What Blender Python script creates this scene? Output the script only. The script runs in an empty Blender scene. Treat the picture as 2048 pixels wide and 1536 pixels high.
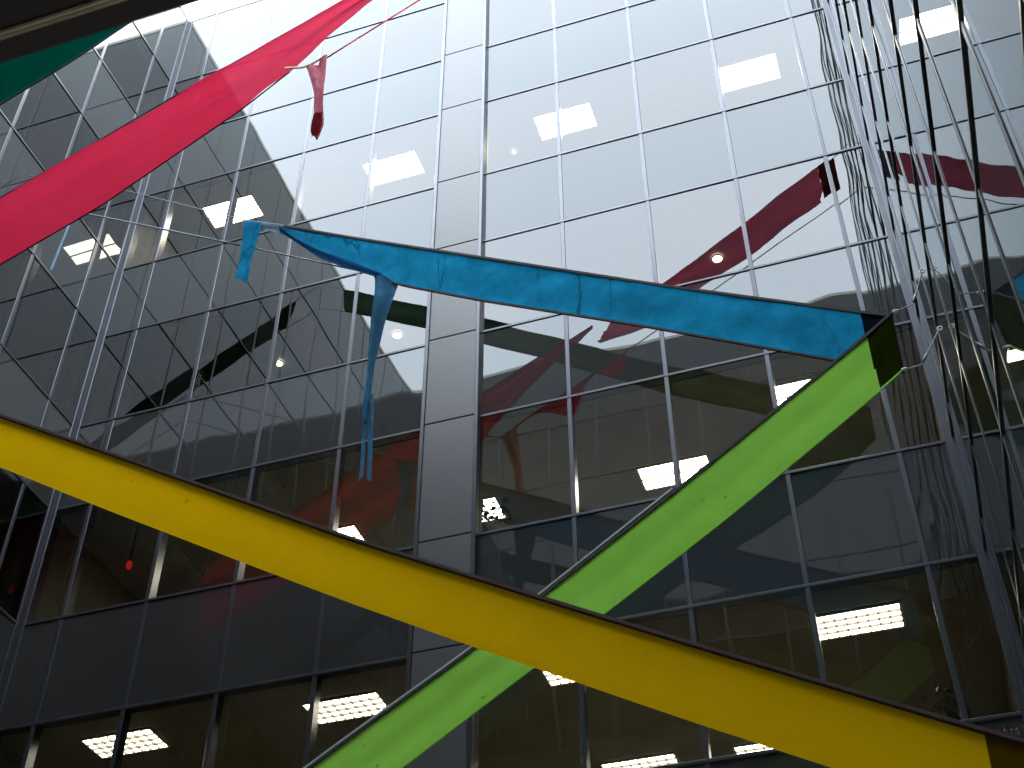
import bpy, bmesh, math, random
from mathutils import Vector, Matrix, noise

random.seed(7)
SC = bpy.context.scene
COL = SC.collection
rad = math.radians

# ------------------------------------------------------------------ camera
def cam_axes(roll, pitch, yaw):
    cp, sp, cy, sy = math.cos(pitch), math.sin(pitch), math.cos(yaw), math.sin(yaw)
    f = Vector((sy*cp, cy*cp, sp)); r = Vector((cy, -sy, 0)); u = r.cross(f)
    c, s = math.cos(roll), math.sin(roll)
    return c*r+s*u, -s*r+c*u, f
R_, U_, F_ = cam_axes(rad(-0.125), rad(42.216), rad(-18.333))
cd = bpy.data.cameras.new('camera')
cam = bpy.data.objects.new('camera', cd); COL.objects.link(cam)
cam.matrix_world = Matrix(((R_.x, U_.x, -F_.x, 0), (R_.y, U_.y, -F_.y, 0), (R_.z, U_.z, -F_.z, 0), (0, 0, 0, 1)))
cd.sensor_width = 36.0
cd.lens = 36.0*2715.8/2048
cd.clip_start = 0.05; cd.clip_end = 3000
cd.dof.use_dof = True; cd.dof.focus_distance = 19.0; cd.dof.aperture_fstop = 18.0
SC.camera = cam

# ------------------------------------------------------------------ overcast sky
SUN_EL, SUN_AZ = 74, 20            # azimuth clockwise from +y
w = bpy.data.worlds.new('World'); SC.world = w; w.use_nodes = True
nt = w.node_tree; N = nt.nodes; L = nt.links; N.clear()
out = N.new('ShaderNodeOutputWorld'); bg = N.new('ShaderNodeBackground')
sky = N.new('ShaderNodeTexSky'); sky.sky_type = 'NISHITA'; sky.sun_disc = False
sky.sun_elevation = rad(SUN_EL); sky.sun_rotation = rad(SUN_AZ); sky.air_density = 1.0; sky.dust_density = 3.0
tc = N.new('ShaderNodeTexCoord'); nz = N.new('ShaderNodeTexNoise'); nz.inputs['Scale'].default_value = 1.6
nz.inputs['Detail'].default_value = 4; nz.inputs['Roughness'].default_value = 0.45
cr = N.new('ShaderNodeValToRGB')
cr.color_ramp.elements[0].position = 0.3; cr.color_ramp.elements[0].color = (5.9, 6.45, 7.1, 1)
cr.color_ramp.elements[1].position = 0.75; cr.color_ramp.elements[1].color = (7.0, 7.4, 7.8, 1)
mx = N.new('ShaderNodeMix'); mx.data_type = 'RGBA'; mx.inputs[0].default_value = 0.86
L.new(tc.outputs['Generated'], nz.inputs['Vector']); L.new(nz.outputs['Fac'], cr.inputs['Fac'])
L.new(sky.outputs['Color'], mx.inputs[6]); L.new(cr.outputs['Color'], mx.inputs[7])
L.new(mx.outputs[2], bg.inputs['Color']); bg.inputs['Strength'].default_value = 0.15
L.new(bg.outputs['Background'], out.inputs['Surface'])
sd = bpy.data.lights.new('sun', 'SUN'); sd.energy = 0.6; sd.angle = rad(20); sd.color = (1, 0.96, 0.9)
so = bpy.data.objects.new('sun', sd); COL.objects.link(so)
sv = Vector((math.sin(rad(SUN_AZ))*math.cos(rad(SUN_EL)), math.cos(rad(SUN_AZ))*math.cos(rad(SUN_EL)), math.sin(rad(SUN_EL))))
so.rotation_euler = sv.to_track_quat('Z', 'Y').to_euler(); so.location = (0, 20, 60)

SC.view_settings.view_transform = 'Standard'; SC.view_settings.look = 'None'
SC.view_settings.gamma = 1; SC.view_settings.use_curve_mapping = False
SC.view_settings.exposure = 3.75
SC.cycles.max_bounces = 14; SC.cycles.glossy_bounces = 9; SC.cycles.transparent_max_bounces = 24
SC.cycles.diffuse_bounces = 4; SC.cycles.transmission_bounces = 6
SC.cycles.caustics_reflective = True

# ------------------------------------------------------------------ helpers
def empty(name, loc=(0, 0, 0)):
    o = bpy.data.objects.new(name, None); COL.objects.link(o); o.location = loc
    o.empty_display_size = 0.2
    return o
def tag(o, label=None, cat=None, group=None, kind=None):
    if label: o['label'] = label
    if cat: o['category'] = cat
    if group: o['group'] = group
    if kind: o['kind'] = kind
    return o
def link_mesh(name, bm, mat, parent=None, smooth=False):
    me = bpy.data.meshes.new(name)
    bmesh.ops.recalc_face_normals(bm, faces=bm.faces) if not smooth == 'keep' else None
    bm.to_mesh(me); bm.free(); me.materials.append(mat)
    if smooth:
        for p in me.polygons: p.use_smooth = True
    o = bpy.data.objects.new(name, me); COL.objects.link(o)
    if parent:
        o.parent = parent
        o.matrix_parent_inverse = Matrix.Translation(-world_loc(parent))
    return o
def world_loc(o):
    v = Vector(o.location)
    return v
def add_hexa(bm, c):
    """box from 8 corners c[i][j][k]"""
    v = [[[bm.verts.new(c(i, j, k)) for k in (0, 1)] for j in (0, 1)] for i in (0, 1)]
    for a, b, d, e in (((0,0,0),(0,0,1),(0,1,1),(0,1,0)), ((1,0,0),(1,1,0),(1,1,1),(1,0,1)),
                       ((0,0,0),(1,0,0),(1,0,1),(0,0,1)), ((0,1,0),(0,1,1),(1,1,1),(1,1,0)),
                       ((0,0,0),(0,1,0),(1,1,0),(1,0,0)), ((0,0,1),(1,0,1),(1,1,1),(0,1,1))):
        bm.faces.new([v[p[0]][p[1]][p[2]] for p in (a, b, d, e)])
def add_box(bm, x0, x1, y0, y1, z0, z1):
    X, Y, Z = (x0, x1), (y0, y1), (z0, z1)
    add_hexa(bm, lambda i, j, k: (X[i], Y[j], Z[k]))
def bevel(bm, wdt, seg=1):
    bmesh.ops.bevel(bm, geom=list(bm.edges), offset=wdt, segments=seg, affect='EDGES')
def add_tube(bm, pts, r, n=8, caps=True):
    pts = [Vector(p) for p in pts]; rings = []
    rr = r if isinstance(r, (list, tuple)) else [r]*len(pts)
    ref = None
    for i, p in enumerate(pts):
        t = (pts[min(i+1, len(pts)-1)]-pts[max(i-1, 0)]).normalized()
        a = t.cross(Vector((0, 1, 0.01))) if ref is None else ref - t*ref.dot(t)
        if a.length < 1e-4: a = t.cross(Vector((1, 0, 0)))
        a.normalize(); ref = a; b = t.cross(a)
        rings.append([bm.verts.new(p + a*rr[i]*math.cos(2*math.pi*k/n) + b*rr[i]*math.sin(2*math.pi*k/n)) for k in range(n)])
    for i in range(len(rings)-1):
        for k in range(n):
            bm.faces.new((rings[i][k], rings[i][(k+1) % n], rings[i+1][(k+1) % n], rings[i+1][k]))
    if caps:
        bm.faces.new(rings[0][::-1]); bm.faces.new(rings[-1])

# ------------------------------------------------------------------ materials
def mat(name):
    m = bpy.data.materials.new(name); m.use_nodes = True
    m.node_tree.nodes.clear(); o = m.node_tree.nodes.new('ShaderNodeOutputMaterial')
    return m, m.node_tree.nodes, m.node_tree.links, o
def principled(name, col, rough=0.5, metal=0.0, var=0.12, scale=6.0, spec=0.5, bump=0.0, stretch=(1, 1, 1)):
    m, n, l, o = mat(name)
    p = n.new('ShaderNodeBsdfPrincipled'); t = n.new('ShaderNodeTexCoord'); mp = n.new('ShaderNodeMapping')
    mp.inputs['Scale'].default_value = stretch
    z = n.new('ShaderNodeTexNoise'); z.inputs['Scale'].default_value = scale; z.inputs['Detail'].default_value = 6
    r = n.new('ShaderNodeValToRGB')
    r.color_ramp.elements[0].position = 0.3; r.color_ramp.elements[1].position = 0.7
    r.color_ramp.elements[0].color = (*[c*(1-var) for c in col], 1); r.color_ramp.elements[1].color = (*[min(1, c*(1+var)) for c in col], 1)
    l.new(t.outputs['Object'], mp.inputs['Vector']); l.new(mp.outputs['Vector'], z.inputs['Vector'])
    l.new(z.outputs['Fac'], r.inputs['Fac']); l.new(r.outputs['Color'], p.inputs['Base Color'])
    p.inputs['Roughness'].default_value = rough; p.inputs['Metallic'].default_value = metal
    p.inputs['Specular IOR Level'].default_value = spec
    if bump:
        b = n.new('ShaderNodeBump'); b.inputs['Strength'].default_value = bump; b.inputs['Distance'].default_value = 0.01
        l.new(z.outputs['Fac'], b.inputs['Height']); l.new(b.outputs['Normal'], p.inputs['Normal'])
    l.new(p.outputs['BSDF'], o.inputs['Surface'])
    return m
def glass(name, r0, tint, gl, opaque=None, power=5.0):
    """reflective solar glass: angle dependent mirror over a dark tinted pane"""
    m, n, l, o = mat(name)
    g = n.new('ShaderNodeNewGeometry'); d = n.new('ShaderNodeVectorMath'); d.operation = 'DOT_PRODUCT'
    l.new(g.outputs['Normal'], d.inputs[0]); l.new(g.outputs['Incoming'], d.inputs[1])
    def math_(op, a, b=None):
        q = n.new('ShaderNodeMath'); q.operation = op; q.use_clamp = False
        for i, s in enumerate((a, b)):
            if s is None: continue
            if isinstance(s, (int, float)): q.inputs[i].default_value = s
            else: l.new(s, q.inputs[i])
        return q.outputs[0]
    c = math_('ABSOLUTE', d.outputs['Value']); c = math_('SUBTRACT', 1.0, c); c = math_('POWER', c, power)
    c = math_('MULTIPLY', c, 1-r0); f = math_('ADD', c, r0)
    gs = n.new('ShaderNodeBsdfGlossy'); gs.inputs['Roughness'].default_value = 0.0; gs.inputs['Color'].default_value = (*gl, 1)
    if opaque:
        b = n.new('ShaderNodeBsdfDiffuse'); b.inputs['Color'].default_value = (*opaque, 1)
    else:
        b = n.new('ShaderNodeBsdfTransparent'); b.inputs['Color'].default_value = (*tint, 1)
    ms = n.new('ShaderNodeMixShader'); l.new(f, ms.inputs[0]); l.new(b.outputs[0], ms.inputs[1]); l.new(gs.outputs[0], ms.inputs[2])
    l.new(ms.outputs[0], o.inputs['Surface'])
    return m
def fabric(name, col, trans=0.5, clear=0.08, dirt=0.35, dirt_col=None, dirt_scale=3.0, cracks=0.0, stain=0.0, tcol=None):
    """thin translucent banner cloth with grime"""
    m, n, l, o = mat(name)
    t = n.new('ShaderNodeTexCoord')
    z = n.new('ShaderNodeTexNoise'); z.inputs['Scale'].default_value = dirt_scale; z.inputs['Detail'].default_value = 9; z.inputs['Roughness'].default_value = 0.7
    l.new(t.outputs['Object'], z.inputs['Vector'])
    r = n.new('ShaderNodeValToRGB'); r.color_ramp.elements[0].position = 0.36; r.color_ramp.elements[1].position = 0.62
    dc = dirt_col or [c*0.55 for c in col]
    r.color_ramp.elements[0].color = (*[c*(1-dirt)+d_*dirt for c, d_ in zip(col, dc)], 1); r.color_ramp.elements[1].color = (*col, 1)
    l.new(z.outputs['Fac'], r.inputs['Fac']); colour = r.outputs['Color']
    def darken(colour, fac, dcol):
        q = n.new('ShaderNodeMix'); q.data_type = 'RGBA'; l.new(fac, q.inputs[0]); l.new(colour, q.inputs[6]); q.inputs[7].default_value = (*dcol, 1)
        return q.outputs[2]
    # weave speckle
    s = n.new('ShaderNodeTexNoise'); s.inputs['Scale'].default_value = 55; s.inputs['Detail'].default_value = 2
    l.new(t.outputs['Object'], s.inputs['Vector'])
    sr = n.new('ShaderNodeMapRange'); sr.inputs[1].default_value = 0.45; sr.inputs[2].default_value = 0.75; sr.inputs[3].default_value = 0; sr.inputs[4].default_value = 0.35*dirt
    l.new(s.outputs['Fac'], sr.inputs[0]); colour = darken(colour, sr.outputs[0], dc)
    if cracks:
        mp = n.new('ShaderNodeMapping'); mp.inputs['Scale'].default_value = (2.4, 1, 0.55); mp.inputs['Rotation'].default_value = (0, rad(12), 0)
        l.new(t.outputs['Object'], mp.inputs['Vector'])
        v = n.new('ShaderNodeTexVoronoi'); v.feature = 'DISTANCE_TO_EDGE'; v.inputs['Scale'].default_value = 1.1
        wn = n.new('ShaderNodeTexNoise'); wn.inputs['Scale'].default_value = 2.0; wn.inputs['Detail'].default_value = 5
        l.new(mp.outputs['Vector'], wn.inputs['Vector'])
        wm = n.new('ShaderNodeMix'); wm.data_type = 'RGBA'; wm.inputs[0].default_value = 0.35
        l.new(mp.outputs['Vector'], wm.inputs[6]); l.new(wn.outputs['Color'], wm.inputs[7]); l.new(wm.outputs[2], v.inputs['Vector'])
        cr_ = n.new('ShaderNodeMapRange'); cr_.inputs[1].default_value = 0.0; cr_.inputs[2].default_value = 0.02; cr_.inputs[3].default_value = cracks; cr_.inputs[4].default_value = 0.0
        l.new(v.outputs['Distance'], cr_.inputs[0])
        mk = n.new('ShaderNodeTexNoise'); mk.inputs['Scale'].default_value = 0.9; l.new(t.outputs['Object'], mk.inputs['Vector'])
        mr = n.new('ShaderNodeMapRange'); mr.inputs[1].default_value = 0.47; mr.inputs[2].default_value = 0.6; l.new(mk.outputs['Fac'], mr.inputs[0])
        mu = n.new('ShaderNodeMath'); mu.operation = 'MULTIPLY'; l.new(cr_.outputs[0], mu.inputs[0]); l.new(mr.outputs[0], mu.inputs[1])
        colour = darken(colour, mu.outputs[0], [c*0.25 for c in col])
    if stain:
        v = n.new('ShaderNodeTexVoronoi'); v.inputs['Scale'].default_value = 2.6; v.inputs['Randomness'].default_value = 1
        l.new(t.outputs['Object'], v.inputs['Vector'])
        cr_ = n.new('ShaderNodeMapRange'); cr_.inputs[1].default_value = 0.02; cr_.inputs[2].default_value = 0.075; cr_.inputs[3].default_value = stain; cr_.inputs[4].default_value = 0.0
        l.new(v.outputs['Distance'], cr_.inputs[0]); colour = darken(colour, cr_.outputs[0], [c*0.25 for c in col])
    d = n.new('ShaderNodeBsdfDiffuse'); tr = n.new('ShaderNodeBsdfTranslucent'); tp = n.new('ShaderNodeBsdfTransparent')
    l.new(colour, d.inputs['Color']); l.new(colour, tr.inputs['Color']); (l.new(colour, tp.inputs['Color']) if tcol is None else setattr(tp.inputs['Color'], 'default_value', (*tcol, 1)))
    bp = n.new('ShaderNodeBump'); bp.inputs['Strength'].default_value = 0.25; bp.inputs['Distance'].default_value = 0.02
    l.new(z.outputs['Fac'], bp.inputs['Height']); l.new(bp.outputs['Normal'], d.inputs['Normal']); l.new(bp.outputs['Normal'], tr.inputs['Normal'])
    a = n.new('ShaderNodeMixShader'); a.inputs[0].default_value = trans; l.new(d.outputs[0], a.inputs[1]); l.new(tr.outputs[0], a.inputs[2])
    b = n.new('ShaderNodeMixShader'); b.inputs[0].default_value = clear; l.new(a.outputs[0], b.inputs[1]); l.new(tp.outputs[0], b.inputs[2])
    l.new(b.outputs[0], o.inputs['Surface'])
    return m
def emit(name, col, strength):
    m, n, l, o = mat(name)
    e = n.new('ShaderNodeEmission'); e.inputs['Color'].default_value = (*col, 1); e.inputs['Strength'].default_value = strength
    z = n.new('ShaderNodeTexNoise'); z.inputs['Scale'].default_value = 3; t = n.new('ShaderNodeTexCoord'); l.new(t.outputs['Object'], z.inputs['Vector'])
    r = n.new('ShaderNodeMapRange'); r.inputs[3].default_value = strength*0.92; r.inputs[4].default_value = strength*1.08
    l.new(z.outputs['Fac'], r.inputs[0]); l.new(r.outputs[0], e.inputs['Strength']); l.new(e.outputs[0], o.inputs['Surface'])
    return m

M = dict(
    vision=glass('vision_glass', 0.046, (0.20, 0.195, 0.175), (0.95, 0.985, 1.0)),
    spandrel=glass('spandrel_glass', 0.042, None, (0.88, 0.95, 0.97), opaque=(0.028, 0.029, 0.029)),  # grey backing raised to stand in for veiling glare
    mullion=principled('anodised_aluminium', (0.050, 0.055, 0.065), 0.32, 0.6, 0.10, 3.0),
    cover=principled('painted_metal_panel', (0.082, 0.086, 0.088), 0.40, 0.4, 0.10, 60.0, 0.15, stretch=(1, 1, 0.4)),
    coping=principled('cream_coping', (0.62, 0.60, 0.50), 0.6),
    slab=principled('ceiling_board', (0.20, 0.19, 0.15), 0.85, 0, 0.15, 2.0),
    inner=principled('inner_plaster', (0.15, 0.145, 0.12), 0.9),
    stone=principled('base_stone', (0.16, 0.16, 0.16), 0.7, 0, 0.2, 3.0),
    roof=principled('roof_felt', (0.10, 0.10, 0.10), 0.9),
    paving=principled('courtyard_paving', (0.20, 0.19, 0.17), 0.85, 0, 0.25, 2.0, bump=0.3),
    frame=principled('dark_window_frame', (0.018, 0.013, 0.010), 0.6),
    strip=principled('aluminium_strip', (0.80, 0.74, 0.55), 0.5, 0.0),
    lamp=emit('lamp_panel', (1.0, 0.95, 0.78), 8.0),
    louver=principled('lamp_louver', (0.045, 0.04, 0.025), 0.5),
    lampframe=principled('lamp_frame', (0.5, 0.47, 0.38), 0.5),
    blue=fabric('blue_cloth', (0.022, 0.40, 0.74), 0.3, 0.03, 0.55, (0.008, 0.14, 0.27), 2.2, cracks=0.85),
    navy=fabric('navy_cloth', (0.020, 0.10, 0.24), 0.15, 0.02, 0.5),
    strip_blue=fabric('faded_blue_cloth', (0.07, 0.22, 0.36), 0.15, 0.03, 0.6, (0.03, 0.09, 0.18), 5.0),
    pale=fabric('pale_blue_cloth', (0.24, 0.42, 0.55), 0.15, 0.03, 0.4),
    green=fabric('green_cloth', (0.36, 0.82, 0.11), 0.12, 0.0, 0.35, (0.26, 0.62, 0.075), 2.0, stain=0.55),
    yellow=fabric('yellow_cloth', (0.95, 0.61, 0.004), 0.35, 0.0, 0.30, (0.80, 0.49, 0.002), 1.6, stain=0.4),
    red=fabric('red_cloth', (0.68, 0.028, 0.082), 0.35, 0.075, 0.30, (0.60, 0.015, 0.05), 1.5, tcol=(1.0, 0.35, 0.48)),
    pink=fabric('faded_red_cloth', (0.62, 0.22, 0.28), 0.15, 0.08, 0.6, (0.28, 0.05, 0.07), 7.0),
    maroon=fabric('maroon_cloth', (0.16, 0.012, 0.02), 0.15, 0.03, 0.4),
    teal=fabric('teal_cloth', (0.0, 0.10, 0.07), 0.15, 0.03, 0.3),
    darkgreen=fabric('dark_green_cloth', (0.035, 0.075, 0.040), 0.15, 0.03, 0.4),
    shaded_blue_sleeve=fabric('shaded_blue_sleeve', (0.006, 0.012, 0.022), 0.2, 0.0, 0.3),  # blue sleeve; backlight lost in overlapped cloth is painted as dark colour
    shaded_green_sleeve=fabric('shaded_green_sleeve', (0.016, 0.026, 0.002), 0.2, 0.0, 0.3),  # green sleeve, darkened in colour where doubled cloth passes little light
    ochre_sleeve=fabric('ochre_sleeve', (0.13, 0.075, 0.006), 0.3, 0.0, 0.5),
    black=principled('black_webbing', (0.012, 0.012, 0.016), 0.8),
    brown=principled('brown_webbing', (0.15, 0.095, 0.075), 0.8),
    grey=principled('pale_webbing', (0.38, 0.45, 0.42), 0.7),
    lit_edge=principled('lit_red_edge', (0.75, 0.62, 0.40), 0.7),  # red cloth edge catching the light, brightness put into the colour
    rope=principled('steel_cord', (0.22, 0.24, 0.26), 0.5, 0.3),
    blue_cord=principled('blue_cord', (0.20, 0.35, 0.42), 0.6),
    red_cord=principled('red_cord', (0.40, 0.05, 0.10), 0.6),
    knot=principled('white_knot', (0.85, 0.85, 0.88), 0.5),
    leaf=principled('leaf', (0.09, 0.10, 0.02), 0.6, 0, 0.5, 9.0),
    pot=principled('pot', (0.12, 0.06, 0.04), 0.6),
    stem=principled('stem', (0.07, 0.05, 0.03), 0.8),
)

# ------------------------------------------------------------------ ground
bm = bmesh.new(); add_box(bm, -400, 400, -400, 400, -6.5, -5.5)
tag(link_mesh('courtyard_ground', bm, M['paving']), kind='structure')

# ------------------------------------------------------------------ four glass wings round the courtyard
XL, XR, YN, YS = -12.27, 1.12, 14.0, 0.64
T = [26.56, 24.22, 22.21, 20.48, 18.40, 16.67, 14.59, 12.88, 10.78, 9.07, 7.05, 5.34, 3.27, 1.56]
GROUND = -5.5
DEPTH = 7.0

def pane(name, P, u0, u1, z0, z1, m, parent, sag):
    """one sheet of glass, slightly tilted and bowed as real units are"""
    n = 10; bm = bmesh.new(); uc, zc, hu, hz = (u0+u1)/2, (z0+z1)/2, (u1-u0)/2, (z1-z0)/2
    a, b = random.gauss(0, 0.0009), random.gauss(0, 0.0009)
    c = random.gauss(0.2, 0.7)*sag; e1, e2, e3 = [random.gauss(0, 0.45)*sag for _ in range(3)]
    grid = []
    for i in range(n+1):
        row = []
        for j in range(n+1):
            s, t = 2*i/n-1, 2*j/n-1
            d = a*hu*s + b*hz*t + c*(1-s*s)*(1-t*t) + e1*math.sin(math.pi*s)*(1-t*t) + e2*math.sin(math.pi*t)*(1-s*s) + e3*math.sin(math.pi*s)*math.sin(math.pi*t)
            row.append(bm.verts.new(P(uc+s*hu, d, zc+t*hz)))
        grid.append(row)
    for i in range(n):
        for j in range(n):
            bm.faces.new((grid[i][j], grid[i+1][j], grid[i+1][j+1], grid[i][j+1]))
    return link_mesh(name, bm, m, parent, smooth=True)
def wbox(name, P, u0, u1, d0, d1, z0, z1, m, parent, bev=0.0):
    bm = bmesh.new(); Uu, Dd, Zz = (u0, u1), (d0, d1), (z0, z1)
    add_hexa(bm, lambda i, j, k: P(Uu[i], Dd[j], Zz[k]))
    if bev: bevel(bm, bev)
    return link_mesh(name, bm, m, parent)

def wing(base, label, P, u0, u1, mull, cover=None, sagf=1.0, ends=(0.0, 0.0)):
    """P(u, d, z): u along the wall, d outwards from the glass, z up"""
    root = empty('office_wing', base); tag(root, label, 'building', 'glass wings round the courtyard')
    edges = [u0]+list(mull)+[u1]
    tw, td = 0.034, 0.010            # half width / projection of the metal bars
    # glass
    for i in range(len(edges)-1):
        a, b = edges[i], edges[i+1]
        if cover and abs(a-cover[0]) < 1e-6: continue
        for k in range(len(T)-1):
            vis = k % 2 == 1 and k > 0
            pane('window' if vis else 'spandrel_panel', P, a+0.005, b-0.005, T[k+1]+0.005, T[k]-0.005,
                 M['vision'] if vis else M['spandrel'], root, (sagf if not (cover and a > 0.4) else 0.7)*(0.0008 if T[k] > 14 else 0.0013))
    # vertical bars
    for e in mull:
        if cover and (abs(e-cover[0]) < 1e-6 or abs(e-cover[1]) < 1e-6): continue
        wbox('mullion', P, e-tw, e+tw, -0.16, td, T[-1], T[0], M['mullion'], root, 0.006)
    for e, s in ((u0, 1), (u1, -1)):
        wbox('corner_mullion', P, min(e, e+s*0.10), max(e, e+s*0.10), -0.16, td+0.01, T[-1], T[0], M['mullion'], root, 0.006)
    # horizontal bars, stopping against the column cover
    spans = [(u0+0.10, u1-0.10)] if not cover else [(u0+0.10, cover[0]), (cover[1], u1-0.10)]
    for k, z in enumerate(T[1:], 1):
        for a, b in spans:
            wbox('transom', P, a, b, -0.12, td+0.008, z-0.023, z+0.023, M['mullion'], root, 0.006)
    if cover:
        for k in range(len(T)-1):
            wbox('column_cover', P, cover[0]+0.028, cover[1]-0.028, -0.1, 0.085, T[k+1]+0.007, T[k]-0.007, M['cover'], root, 0.008)
        for e in cover:
            s = 1 if e == cover[0] else -1
            wbox('mullion', P, e-0.03, e+0.03, -0.16, 0.105, T[-1], T[0], M['mullion'], root, 0.006)
    # parapet capping, roof, floors with ceilings, back of the rooms, base
    wbox('coping', P, u0, u1, -0.45, 0.018, T[0], T[0]+0.12, M['coping'], root, 0.01)
    wbox('roof', P, u0-ends[0], u1+ends[1], -DEPTH, -0.46, T[1]+0.35, T[1]+0.6, M['roof'], root)
    for k in range(1, len(T)-1, 2):
        top = T[k-1]-0.15 if k > 1 else T[1]+0.34
        wbox('floor_slab', P, u0-ends[0], u1+ends[1], -DEPTH, -0.18, T[k]+0.012, top, M['slab'], root)
    wbox('floor_slab', P, u0-ends[0], u1+ends[1], -DEPTH, -0.18, T[-1]+0.01, T[-2]-0.15, M['slab'], root) if (len(T)-1) % 2 == 0 else None
    bm = bmesh.new(); Uu = (u0-ends[0], u1+ends[1])
    for (ua, ub, da, db) in ((Uu[0], Uu[1], -DEPTH-0.3, -DEPTH), (Uu[0]-0.3, Uu[0], -DEPTH-0.3, -0.2), (Uu[1], Uu[1]+0.3, -DEPTH-0.3, -0.2)):
        A, B, Zz = (ua, ub), (da, db), (GROUND, T[0])
        add_hexa(bm, lambda i, j, k: P(A[i], B[j], Zz[k]))
    link_mesh('outer_wall', bm, M['inner'], root)
    return root

mainx = [-11.556, -10.161, -8.761, -7.343, -5.989, -5.156, -3.779, -2.362, -0.945, 0.451]
Pm = lambda u, d, z: (u, YN-d, z)
wn_ = wing(((XL+XR)/2, YN, GROUND), 'dark mirror glass wing facing the camera with a wide grey column strip between its panes', Pm, XL, XR, mainx, cover=(-5.989, -5.156))
Pl = lambda u, d, z: (XL+d, u, z)
sidey = [13.25-1.345*k for k in range(9, -1, -1)]
wl_ = wing((XL, 7.3, GROUND), 'dark mirror glass wing on the left, running towards the camera behind the red banner', Pl, YS, YN, sidey)
Pr = lambda u, d, z: (XR-d, u, z)
wr_ = wing((XR, 7.3, GROUND), 'mirror glass wing at the right edge seen at a grazing angle, crowded with slanting bars', Pr, YS, YN, sidey, sagf=0.3)
Po = lambda u, d, z: (u, YS+d, z)
oppx = [0.37-1.4*k for k in range(8, -1, -1)]
wo_ = wing(((XL+XR)/2, YS, GROUND), 'glass wing the photograph is taken from, its dark window head at the upper left', Po, XL, XR, oppx)
# lower storeys: solid base with the open window the camera looks out of
for P, u0, u1, r, hole in ((Pm, XL, XR, wn_, 0), (Pl, YS, YN, wl_, 0), (Pr, YS, YN, wr_, 0), (Po, XL, XR, wo_, 1)):
    if not hole:
        wbox('base_wall', P, u0, u1, -0.4, 0.03, GROUND, T[-1]-0.036, M['stone'], r)
    else:
        wbox('base_wall', P, u0, -1.03, -0.4, 0.03, GROUND, T[-1]-0.036, M['stone'], r)
        wbox('base_wall', P, 0.37, u1, -0.4, 0.03, GROUND, T[-1]-0.036, M['stone'], r)
        wbox('base_wall', P, -1.03, 0.37, -0.4, 0.03, GROUND, -0.75, M['stone'], r)
        wf = wbox('window_frame', P, -1.03, 0.37, -0.08, 0.0, 1.247, T[-1]-0.036, M['frame'], r, 0.004)
        wbox('weather_strip', P, -1.03, 0.37, -0.0322, -0.0285, 1.2425, 1.2465, M['strip'], r, 0.002)
        wbox('weather_strip', P, -1.03, 0.37, -0.0385, -0.0332, 1.2425, 1.2465, M['strip'], r, 0.002)

# ------------------------------------------------------------------ ceiling lights inside the facing wing
def ceiling_light(x, y, z, label, louver):
    t = empty('ceiling_light', (x, y, z)); tag(t, label, 'ceiling light', 'ceiling lights inside the facing wing')
    W, D = 0.525, 0.265
    bm = bmesh.new()
    for a in ((x-W-0.03, x-W, y-D-0.03, y+D+0.03), (x+W, x+W+0.03, y-D-0.03, y+D+0.03), (x-W, x+W, y-D-0.03, y-D), (x-W, x+W, y+D, y+D+0.03)):
        add_box(bm, *a, z-0.03, z+0.008)
    link_mesh('frame', bm, M['lampframe'], t)
    bm = bmesh.new(); add_box(bm, x-W, x+W, y-D, y+D, z-0.006, z+0.006)
    link_mesh('diffuser', bm, M['lamp'], t)
    bm = bmesh.new()
    if louver:
        for k in range(1, 8): add_box(bm, x-W+k*2*W/8-0.006, x-W+k*2*W/8+0.006, y-D, y+D, z-0.05, z-0.010)
    for k in ((1, 2, 3) if louver else (1,)): 
        n = 4 if louver else 2
        add_box(bm, x-W, x+W, y-D+k*2*D/n-0.008, y-D+k*2*D/n+0.008, z-0.048, z-0.012)
    link_mesh('louver', bm, M['louver'], t)
    return t
z3, z7, z9 = T[3], T[7], T[9]
ceiling_light(-0.465, 14.89, z3-0.0, 'bright ceiling light through the upper glass, rightmost of its row of four', 0)
ceiling_light(-3.875, 14.87, z3, 'bright ceiling light in the upper glass just right of the grey column strip', 0)
ceiling_light(-7.30, 14.88, z3, 'bright ceiling light in the upper glass just left of the grey column strip', 0)
ceiling_light(-10.70, 14.88, z3, 'ceiling light behind the torn left end of the blue banner', 0)
ceiling_light(-0.465, 14.95, z7, 'bright ceiling light just above the upper edge of the green banner near the dark sleeve', 0)
ceiling_light(-2.735, 16.15, z7, 'bright ceiling light half covered by the middle of the green banner', 0)
ceiling_light(-6.07, 16.12, z7, 'ceiling light cut off by the right edge of the grey column strip', 0)
ceiling_light(-8.43, 16.10, z7, 'ceiling light peeping out above the yellow banner left of the column strip', 0)
ceiling_light(-0.48, 14.95, z9, 'long bright ceiling light at the lower right above the yellow banner', 1)
ceiling_light(-3.98, 14.95, z9, 'ceiling light mostly hidden where the yellow banner crosses the green one', 1)
ceiling_light(-7.29, 14.92, z9, 'ceiling light with louvers at the bottom, left of the green banner', 1)
ceiling_light(-10.63, 14.85, z9, 'ceiling light with louvers in the lower left corner', 1)
ceiling_light(-3.96, 17.86, z9, 'ceiling light at the bottom edge below the yellow banner', 1)
ceiling_light(-2.05, 17.95, z9, 'small visible corner of a ceiling light just under the yellow banner at the bottom', 1)
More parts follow.
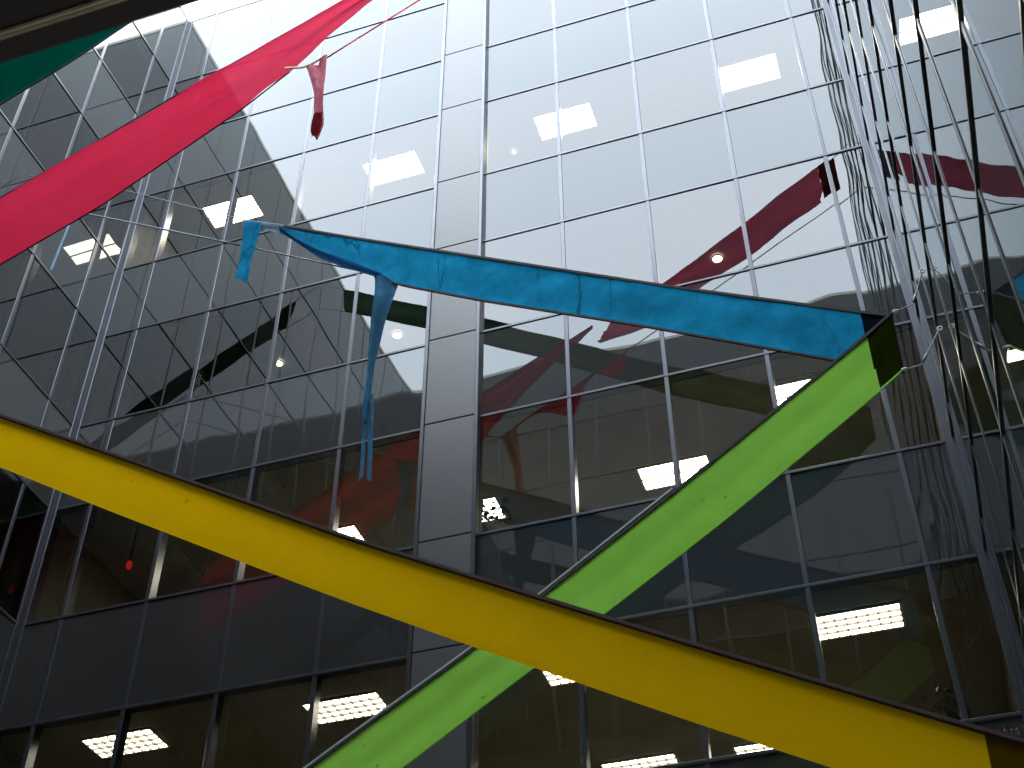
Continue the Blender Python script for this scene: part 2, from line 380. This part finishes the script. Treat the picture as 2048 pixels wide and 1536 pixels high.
def downlight(x, y, z, r, label):
    t = empty('downlight', (x, y, z)); tag(t, label, 'downlight', 'round downlights in the ceiling')
    bm = bmesh.new(); bmesh.ops.create_circle(bm, cap_ends=True, segments=24, radius=r, matrix=Matrix.Translation((x, y, z-0.012)))
    ext = bmesh.ops.extrude_face_region(bm, geom=list(bm.faces)); bmesh.ops.translate(bm, verts=[v for v in ext['geom'] if isinstance(v, bmesh.types.BMVert)], vec=(0, 0, 0.02))
    link_mesh('lamp_disc', bm, M['lamp'], t)
    bm = bmesh.new(); vs = []
    for k in range(24):
        a = 2*math.pi*k/24; vs.append([bm.verts.new((x+q*math.cos(a), y+q*math.sin(a), z+h)) for q, h in ((r+0.002, 0.0), (r+0.002, -0.03), (r+0.02, -0.03), (r+0.02, 0.0))])
    for k in range(24):
        for j in range(4): bm.faces.new((vs[k][j], vs[(k+1) % 24][j], vs[(k+1) % 24][(j+1) % 4], vs[k][(j+1) % 4]))
    link_mesh('rim', bm, M['lampframe'], t)
z5 = T[5]
downlight(-1.57, 15.57, z5, 0.075, 'round downlight shining through the dark red reflection')
downlight(-7.28, 15.57, z5, 0.075, 'round downlight just right of the long hanging blue strip')
downlight(-9.56, 15.57, z5, 0.065, 'round downlight in the dark glass left of the hanging blue strip')
downlight(-5.00, 15.24, z3, 0.03, 'tiny downlight beside the column strip in the pale upper glass')

t = empty('indicator_lamp', (-11.2, 14.8, 12.15)); tag(t, 'small red lamp glowing inside the dark glass at the lower left under the yellow banner', 'red lamp')
bm = bmesh.new(); bmesh.ops.create_uvsphere(bm, u_segments=14, v_segments=10, radius=0.055, matrix=Matrix.Translation((-11.2, 14.8, 12.15)) @ Matrix.Diagonal((0.8, 0.8, 1.5, 1)))
link_mesh('lamp_globe', bm, emit('red_lamp', (1.0, 0.03, 0.02), 0.10), t, True)
bm = bmesh.new(); add_tube(bm, [(-11.2, 14.8, 12.22), (-11.2, 14.8, 12.27), (-11.2, 14.8, 12.90)], [0.05, 0.03, 0.012], 10); link_mesh('stem', bm, M['frame'], t)

# ------------------------------------------------------------------ banners
def resample(pts, n):
    P = [Vector(p) for p in pts]; ds = [0.0]
    for a, b in zip(P, P[1:]): ds.append(ds[-1]+(b-a).length)
    res = []
    for i in range(n):
        s = ds[-1]*i/(n-1)
        for k in range(len(ds)-1):
            if s <= ds[k+1]+1e-9:
                f = (s-ds[k])/max(1e-9, ds[k+1]-ds[k]); res.append(P[k].lerp(P[k+1], f)); break
    return res
def smooth_line(pts, n, it=2):
    q = resample(pts, n)
    for _ in range(it):
        q = [q[0]]+[(q[i-1]+q[i]*2+q[i+1])/4 for i in range(1, n-1)]+[q[-1]]
    return q
def ribbon(name, up, lo, y, m, parent, amp=0.03, folds=1.5, n=90, k=12, seed=0, ragged=0.0, y1=None, it=2, push=None):
    """cloth between two edge lines given as (x, z) in a plane parallel to the facing wing"""
    A, B = smooth_line(up, n, it), smooth_line(lo, n, it); bm = bmesh.new(); g = []
    for i in range(n):
        row = []; t = i/(n-1)
        yy = y if y1 is None else y+(y1-y)*t
        for j in range(k+1):
            s = j/k; q = A[i].lerp(B[i], s)
            ph = noise.noise(Vector((t*3+seed, seed*1.7, 0)))*1.2
            d = amp*math.sin(2*math.pi*folds*s+ph*2)*math.sin(math.pi*s)**0.5 + amp*1.1*noise.noise(Vector((q.x*0.8+seed, q.y*1.5, seed)))
            d += amp*0.25*noise.noise(Vector((q.x*3.1+seed, q.y*3.7, seed+4)))
            x, z = q.x, q.y
            if push: d -= push(t, s)
            if ragged and i in (0, n-1):
                x += ragged*noise.noise(Vector((s*9+seed, 3.3, i))); z += ragged*noise.noise(Vector((s*11+seed, 7.3, i)))
            row.append(bm.verts.new((x, yy-d, z)))
        g.append(row)
    for i in range(n-1):
        for j in range(k): bm.faces.new((g[i][j], g[i+1][j], g[i+1][j+1], g[i][j+1]))
    return link_mesh(name, bm, m, parent, smooth=True)
def band(name, pts, y, wd, off, th, m, parent, n=60, it=2):
    """webbing sewn along an edge"""
    q = smooth_line(pts, n, it); bm = bmesh.new(); rings = []
    for i in range(n):
        t = (q[min(i+1, n-1)]-q[max(i-1, 0)]).normalized(); nn = Vector((-t.y, t.x))
        if nn.y < 0: nn = -nn
        a, b = q[i]+nn*(off-wd/2), q[i]+nn*(off+wd/2)
        rings.append([bm.verts.new(c) for c in ((a.x, y-th, a.y), (b.x, y-th, b.y), (b.x, y+th, b.y), (a.x, y+th, a.y))])
    for i in range(n-1):
        for j in range(4): bm.faces.new((rings[i][j], rings[i+1][j], rings[i+1][(j+1) % 4], rings[i][(j+1) % 4]))
    bm.faces.new(rings[0]); bm.faces.new(rings[-1][::-1])
    return link_mesh(name, bm, m, parent)
def cord(name, pts, r, m, parent, wob=0.0):
    bm = bmesh.new(); q = []
    for (a, b) in zip(pts, pts[1:]):
        for i in range(6):
            p = Vector(a).lerp(Vector(b), i/6); q.append(p+Vector((0, 0, wob*noise.noise(p*3))))
    q.append(Vector(pts[-1])); add_tube(bm, q, r, 6)
    return link_mesh(name, bm, m, parent, smooth=True)
def lerp_pt(a, b, x):
    f = (x-a[0])/(b[0]-a[0]); return (x, a[1]+(b[1]-a[1])*f)

# --- blue banner, running from the left wing to the corner by the right wing
YB = 11.1
t = empty('banner', (-3, YB, 12)); tag(t, 'long blue banner sloping down to the right, trailing torn strips at its left end', 'banner', 'banners strung across the courtyard'); blue = t
b_up = [(-7.11, 14.63), (-6.01, 13.99), (-4.11, 12.93), (-1.77, 11.62), (0.32, 10.51)]
b_lo = [(-7.12, 14.55), (-6.87, 14.25), (-6.43, 13.74), (-6.03, 13.4), (-5.58, 13.07), (-5.2, 12.78), (-4.1, 12.14), (-2.0, 11.01), (-0.91, 10.39), (-0.03, 9.89), (0.30, 9.70)]
ribbon('fabric', b_up, b_lo, YB, M['blue'], t, 0.010, 1.0, 120, 12, 1.0)
ribbon('sleeve', [(0.30, 10.52), (0.64, 10.35)], [(0.28, 9.71), (0.60, 9.54)], YB+0.012, M['shaded_blue_sleeve'], t, 0.004, 1, 12, 6, 2.0)
band('hem', b_up+[(0.64, 10.35)], YB, 0.036, 0.0, 0.012, M['black'], t)
band('hem', b_lo[4:]+[(0.58, 9.54)], YB, 0.026, 0.0, 0.012, M['black'], t)
ribbon('folded_edge', [(-7.14, 14.62), (-6.95, 14.36), (-6.45, 13.86), (-5.95, 13.47), (-5.45, 13.05)], [(-7.12, 14.47), (-6.87, 14.20), (-6.43, 13.69), (-6.03, 13.36), (-5.50, 13.01)], YB-0.03, M['navy'], t, 0.01, 1, 30, 4, 3.0)
ribbon('torn_end', [(-7.78, 14.99), (-7.41, 14.81), (-7.08, 14.62)], [(-7.72, 14.84), (-7.44, 14.66), (-7.10, 14.44)], YB-0.02, M['pale'], t, 0.015, 1, 24, 4, 4.0, 0.04)
ribbon('torn_strip', [(-7.72, 14.88), (-7.70, 14.45), (-7.68, 14.10), (-7.69, 13.69)], [(-7.43, 14.76), (-7.44, 14.40), (-7.48, 14.05), (-7.47, 13.53)], YB-0.05, M['blue'], t, 0.02, 1, 40, 8, 5.0, 0.05)
ribbon('torn_strip', [(-5.58, 13.09), (-5.545, 12.61), (-5.575, 12.26), (-5.56, 11.72), (-5.55, 11.21), (-5.505, 10.48)], [(-5.20, 12.80), (-5.28, 12.44), (-5.36, 12.1), (-5.41, 11.77), (-5.46, 11.44), (-5.45, 10.46)], YB-0.06, M['strip_blue'], t, 0.07, 0.8, 60, 8, 6.0)
ribbon('torn_strip', [(-5.53, 10.9), (-5.51, 10.3), (-5.50, 9.9), (-5.50, 9.56)], [(-5.48, 10.9), (-5.455, 10.3), (-5.45, 9.9), (-5.445, 9.64)], YB-0.07, M['strip_blue'], t, 0.02, 0.6, 30, 4, 7.0, 0.03)
ribbon('torn_strip', [(-5.47, 10.9), (-5.44, 10.3), (-5.42, 9.9), (-5.41, 9.60)], [(-5.42, 10.9), (-5.375, 10.3), (-5.36, 9.9), (-5.35, 9.55)], YB-0.05, M['strip_blue'], t, 0.02, 0.6, 30, 4, 8.0, 0.03)
ribbon('torn_strip', [(-10.93, 16.22), (-10.96, 15.6), (-11.01, 15.0)], [(-10.885, 16.20), (-10.91, 15.6), (-10.955, 15.02)], YB-0.02, M['pale'], t, 0.012, 0.6, 24, 4, 9.0, 0.02)
cord('cord', [(-12.2, YB, 17.75), (-10.17, YB, 16.62), (-7.76, YB, 14.99), (-7.08, YB, 14.63)], 0.009, M['rope'], t)
cord('cord', [(-5.56, YB, 13.10), (-7.75, YB, 14.45)], 0.011, M['rope'], t)
cord('cord', [(-7.75, YB, 14.45), (-9.6, YB, 15.57), (-10.8, YB, 16.29)], 0.014, M['blue_cord'], t)
cord('cord', [(-10.8, YB, 16.29), (-12.2, YB, 17.1)], 0.009, M['rope'], t)

# --- green banner, from the same corner down to the left, in front of the blue one
YG = 11.06
t = empty('banner', (-3, YG, 8)); tag(t, 'bright green banner rising to the right, passing behind the yellow one', 'banner', 'banners strung across the courtyard'); green = t
def ext(a, b, x): return lerp_pt(a, b, x)
g_up = [(-12.0, 2.2), (-5.44, 6.31), (-4.04, 7.14), (-3.36, 7.59), (-1.91, 8.55), (0.25, 10.05), (0.34, 10.12)]
g_lo = [(-12.0, 1.35), (-4.79, 5.96), (-3.46, 6.80), (-2.75, 7.24), (-1.81, 7.85), (-1.33, 8.16), (-0.67, 8.63), (0.33, 9.33)]
ribbon('fabric', g_up, g_lo, YG, M['green'], t, 0.004, 1.4, 120, 12, 11.0)
ribbon('sleeve', [(0.33, 10.17), (0.64, 10.37)], [(0.31, 9.36), (0.585, 9.53)], YG, M['shaded_green_sleeve'], t, 0.006, 1, 14, 8, 12.0)
band('hem', g_up+[(0.64, 10.36)], YG, 0.034, 0.005, 0.014, M['black'], t)
band('hem', g_up[:3]+[(-1.9, 8.58)], YG+0.004, 0.022, 0.036, 0.016, M['grey'], t)
band('hem', g_lo+[(0.58, 9.53)], YG, 0.018, 0.0, 0.008, M['green'], t)
for (a, k, e) in (((0.64, YG, 10.36), (0.87, YG, 10.42), (1.06, YG-0.02, 10.86)), ((0.58, YG, 9.53), (0.79, YG, 9.56), (1.06, YG-0.02, 9.98))):
    c = cord('tie_cord', [a, k, e], 0.007, M['rope'], t)
    bm = bmesh.new(); bmesh.ops.create_icosphere(bm, subdivisions=2, radius=0.03, matrix=Matrix.Translation((a[0]+0.035, a[1]-0.01, a[2]+0.008)) @ Matrix.Diagonal((1.4, 0.7, 0.6, 1)))
    link_mesh('knot', bm, M['knot'], c, True)
    bm = bmesh.new(); add_tube(bm, [(e[0]+0.026*math.cos(q*math.pi/6), e[1], e[2]+0.026*math.sin(q*math.pi/6)) for q in range(13)], 0.008, 6, False)
    link_mesh('eye_bolt', bm, M['knot'], c, True)
    bm = bmesh.new(); add_tube(bm, [Vector(k).lerp(Vector(e), 0.05), Vector(k).lerp(Vector(e), 0.3)], 0.014, 6)
    link_mesh('turnbuckle', bm, M['rope'], c, True)

# --- yellow banner nearest of the lower ones
YY = 6.5
t = empty('banner', (-4, YY, 5)); tag(t, 'wide yellow banner with brown top webbing, crossing in front of the green one', 'banner', 'banners strung across the courtyard')
KY = 6.5/9.75
sc = lambda pts: [(a*KY, b*KY) for a, b in pts]
y_up = [(-11.9, 10.28), (-6.46, 7.09), (-5.31, 6.40), (-3.86, 5.52), (-3.34, 5.20), (-2.00, 4.445), (-1.12, 3.955), (-0.34, 3.53), (0.28, 3.19)]
y_lo = [(-11.9, 9.9), (-6.31, 6.55), (-5.19, 5.86), (-4.08, 5.19), (-3.26, 4.70), (-2.32, 4.16), (-1.16, 3.51), (-0.48, 3.14), (0.26, 2.75)]
ribbon('fabric', y_up, y_lo, YY, M['yellow'], t, 0.003, 0.8, 120, 12, 21.0)
y_end = sc([(0.86, 4.56)])
ribbon('sleeve', sc([(0.42, 4.79), (0.86, 4.56)]), sc([(0.39, 4.17), (0.80, 3.94)]), YY, M['ochre_sleeve'], t, 0.008, 2, 14, 8, 22.0)
band('hem', y_up+y_end, YY, 0.009, 0.006, 0.014, M['black'], t)
band('hem', y_up+y_end, YY, 0.020, 0.019, 0.016, M['brown'], t)
for p in sc([(0.86, 4.56), (0.80, 3.94)]): cord('cord', [(p[0], YY, p[1]), (1.06, YY, p[1]+0.05)], 0.006, M['rope'], t)

# --- red banner rising from the left wing towards the right wing
YR = 9.75
t = empty('banner', (-8, YR, 15.5)); tag(t, 'wide translucent red banner rising across the upper left, with a torn strip hanging from it', 'banner', 'banners strung across the courtyard')
r_up = [(-12.1, 14.60), (-11.03, 15.20), (-9.69, 15.88), (-8.43, 16.53), (-6.83, 17.28), (-5.83, 17.78), (-5.0, 18.2), (-4.4, 18.5)]
r_lo = [(-12.1, 12.85), (-10.57, 13.62), (-9.17, 14.32), (-8.15, 15.03), (-7.24, 15.66), (-6.55, 16.27), (-5.92, 17.0), (-5.37, 17.53), (-4.9, 17.95), (-4.4, 18.42)]
ribbon('fabric', r_up, r_lo, YR, M['red'], t, 0.04, 2.0, 110, 14, 31.0)
# beyond the tear: the rest of the cloth up to its sleeve by the right wing
ribbon('fabric', [(-4.0, 18.50), (-3.33, 18.92), (-2.39, 19.58), (-1.0, 20.5), (0.40, 21.46)], [(-4.25, 17.95), (-3.28, 18.16), (-2.3, 18.80), (-1.13, 19.42), (0.40, 20.5)], YR, M['red'], t, 0.05, 1.0, 60, 12, 32.0, 0.18)
ribbon('sleeve', [(0.40, 21.46), (0.75, 21.68)], [(0.40, 20.5), (0.72, 20.72)], YR, M['maroon'], t, 0.01, 1, 10, 6, 33.0)
bm = bmesh.new(); rows = []      # twisted rag still tied to the lower cord, flapping out into the courtyard
for i in range(31):
    x = -6.05+i*0.075; z = 16.36+(x+5.97)*0.582; u = i/30
    wd_ = 0.02+0.42*math.exp(-((x+5.05)/0.33)**2)+0.30*math.exp(-((x+4.05)/0.22)**2)
    f = wd_/math.sqrt(x*x+YR*YR+z*z)
    rows.append([bm.verts.new((x*(1-f*v/4)+0.02*math.sin(9*u+v), YR*(1-f*v/4), z*(1-f*v/4)-0.02*math.sin(v*0.8))) for v in range(5)])
for i in range(30):
    for v in range(4): bm.faces.new((rows[i][v], rows[i+1][v], rows[i+1][v+1], rows[i][v+1]))
link_mesh('torn_strip', bm, M['red'], t, True)
ribbon('torn_strip', [(-6.27, 16.21), (-6.16, 15.85), (-6.07, 15.5), (-6.02, 15.0), (-6.03, 14.6), (-5.99, 14.48)], [(-5.97, 16.35), (-5.93, 15.85), (-5.92, 15.5), (-5.885, 15.0), (-5.86, 14.7), (-5.90, 14.47)], YR-0.04, M['pink'], t, 0.05, 1.3, 50, 8, 35.0, 0.03)
ribbon('strip_end', [(-6.00, 14.95), (-6.02, 14.75), (-6.01, 14.55), (-5.97, 14.46)], [(-5.88, 14.95), (-5.86, 14.75), (-5.86, 14.6), (-5.89, 14.45)], YR-0.075, M['maroon'], t, 0.015, 1, 16, 4, 36.0, 0.02)
band('hem', r_up, YR, 0.014, 0.0, 0.008, M['black'], t)
band('hem', r_lo[:6], YR, 0.012, 0.0, 0.008, M['maroon'], t)
band('hem', [(-6.61, 16.33), (-6.32, 16.22), (-6.15, 16.26), (-5.97, 16.36)], YR-0.04, 0.028, 0.0, 0.012, M['lit_edge'], t, 20, 0)  # torn edge of the red cloth, its lit look painted on
cord('cord', [(-5.97, YR, 16.36), (-4.61, YR, 17.15), (-2.0, YR, 18.7), (1.06, YR, 20.55)], 0.011, M['red_cord'], t, 0.01)
cord('cord', [(0.75, YR, 21.68), (1.06, YR, 21.9)], 0.008, M['rope'], t)

# --- dark green pair in the plane nearest the camera
YT = 6.5
t = empty('banner', (-7, YT, 12)); tag(t, 'dark teal green banner in the upper left corner under the black window frame', 'banner', 'banners strung across the courtyard')
t_lo = [(-12.0, 9.25), (-7.85, 11.85), (-6.97, 12.34), (-6.6, 12.66), (-2.86, 14.99), (-0.81, 15.98), (0.14, 16.70)]
t_up = [(-12.0, 10.3), (-7.85, 12.95), (-6.6, 13.75), (-2.86, 16.0), (0.14, 17.65)]
ribbon('fabric', t_up, t_lo, YT, M['teal'], t, 0.03, 1.0, 90, 10, 41.0)
ribbon('sleeve', [(0.14, 17.65), (0.44, 17.82)], [(0.14, 16.70), (0.38, 16.9)], YT, M['shaded_green_sleeve'], t, 0.006, 1, 10, 6, 42.0)
band('hem', t_lo, YT, 0.016, 0.0, 0.008, M['black'], t)
t = empty('banner', (-6, YT+0.04, 21)); tag(t, 'dark green banner high up, seen as the dark band mirrored behind the blue one', 'banner', 'banners strung across the courtyard')
d_up = [(-11.6, 25.1), (-9.23, 23.7), (-7.92, 22.85), (-5.05, 20.98), (-3.54, 20.0), (-1.49, 18.85), (0.40, 17.84)]
d_lo = [(-11.45, 24.2), (-9.2, 22.9), (-7.91, 22.0), (-5.07, 20.2), (-3.59, 19.2), (-1.59, 18.0), (0.40, 16.94)]
ribbon('fabric', d_up, d_lo, YT+0.04, M['darkgreen'], t, 0.03, 1.0, 90, 10, 43.0)
for p in ((-11.6, 25.1), (-11.45, 24.2)): cord('cord', [(p[0], YT+0.04, p[1]), (-12.2, YT+0.04, p[1]+0.4)], 0.008, M['rope'], t)
for p in ((0.42, 17.82), (0.38, 16.9)): cord('cord', [(p[0], YT+0.04, p[1]), (1.06, YT+0.04, p[1]+0.1)], 0.008, M['rope'], t)

# ------------------------------------------------------------------ plants inside the facing wing
def plant(x, y, zf, h, label, seed, n):
    rnd = random.Random(seed)
    t = empty('potted_plant', (x, y, zf)); tag(t, label, 'plant')
    bm = bmesh.new(); add_tube(bm, [(x, y, zf), (x, y, zf+0.02), (x, y, zf+0.45), (x, y, zf+0.5)], [0.17, 0.18, 0.24, 0.25], 18); link_mesh('pot', bm, M['pot'], t, True)
    bm = bmesh.new(); tips = []
    for k in range(7):
        a = rnd.uniform(0, 6.28); top = Vector((x+rnd.uniform(0.1, 0.35)*math.cos(a), y+rnd.uniform(0.1, 0.3)*math.sin(a), zf+h*rnd.uniform(0.7, 1)))
        mid = Vector((x, y, zf+h*0.45)).lerp(top, 0.4); pts = [Vector((x, y, zf+0.4)), mid, top]; add_tube(bm, pts, [0.016, 0.010, 0.004], 5); tips.append(pts)
    link_mesh('stem', bm, M['stem'], t, True)
    bm = bmesh.new()
    for k in range(n):
        p = rnd.choice(tips); q = p[0].lerp(p[1], rnd.random()) if rnd.random() < 0.15 else p[1].lerp(p[2], rnd.random())
        d = Vector((rnd.gauss(0, 1), rnd.gauss(0, 1), rnd.gauss(-0.2, 0.7))).normalized(); s = rnd.uniform(0.07, 0.15)
        a = d.cross(Vector((0.1, 0.2, 1))).normalized()*s*0.33; q = q+d*rnd.uniform(0.0, 0.1)
        v = [bm.verts.new(c) for c in (q, q+d*s*0.5+a, q+d*s+Vector((0, 0, -s*0.25)), q+d*s*0.5-a)]
        bm.faces.new(v)
    link_mesh('foliage', bm, M['leaf'], t)
plant(0.42, 14.6, 5.52, 2.35, 'leafy plant inside the dark glass at the lower right above the yellow banner', 3, 420)
plant(-5.28, 15.0, 9.24, 2.9, 'dark leafy plant inside by the right edge of the grey column strip', 5, 420)
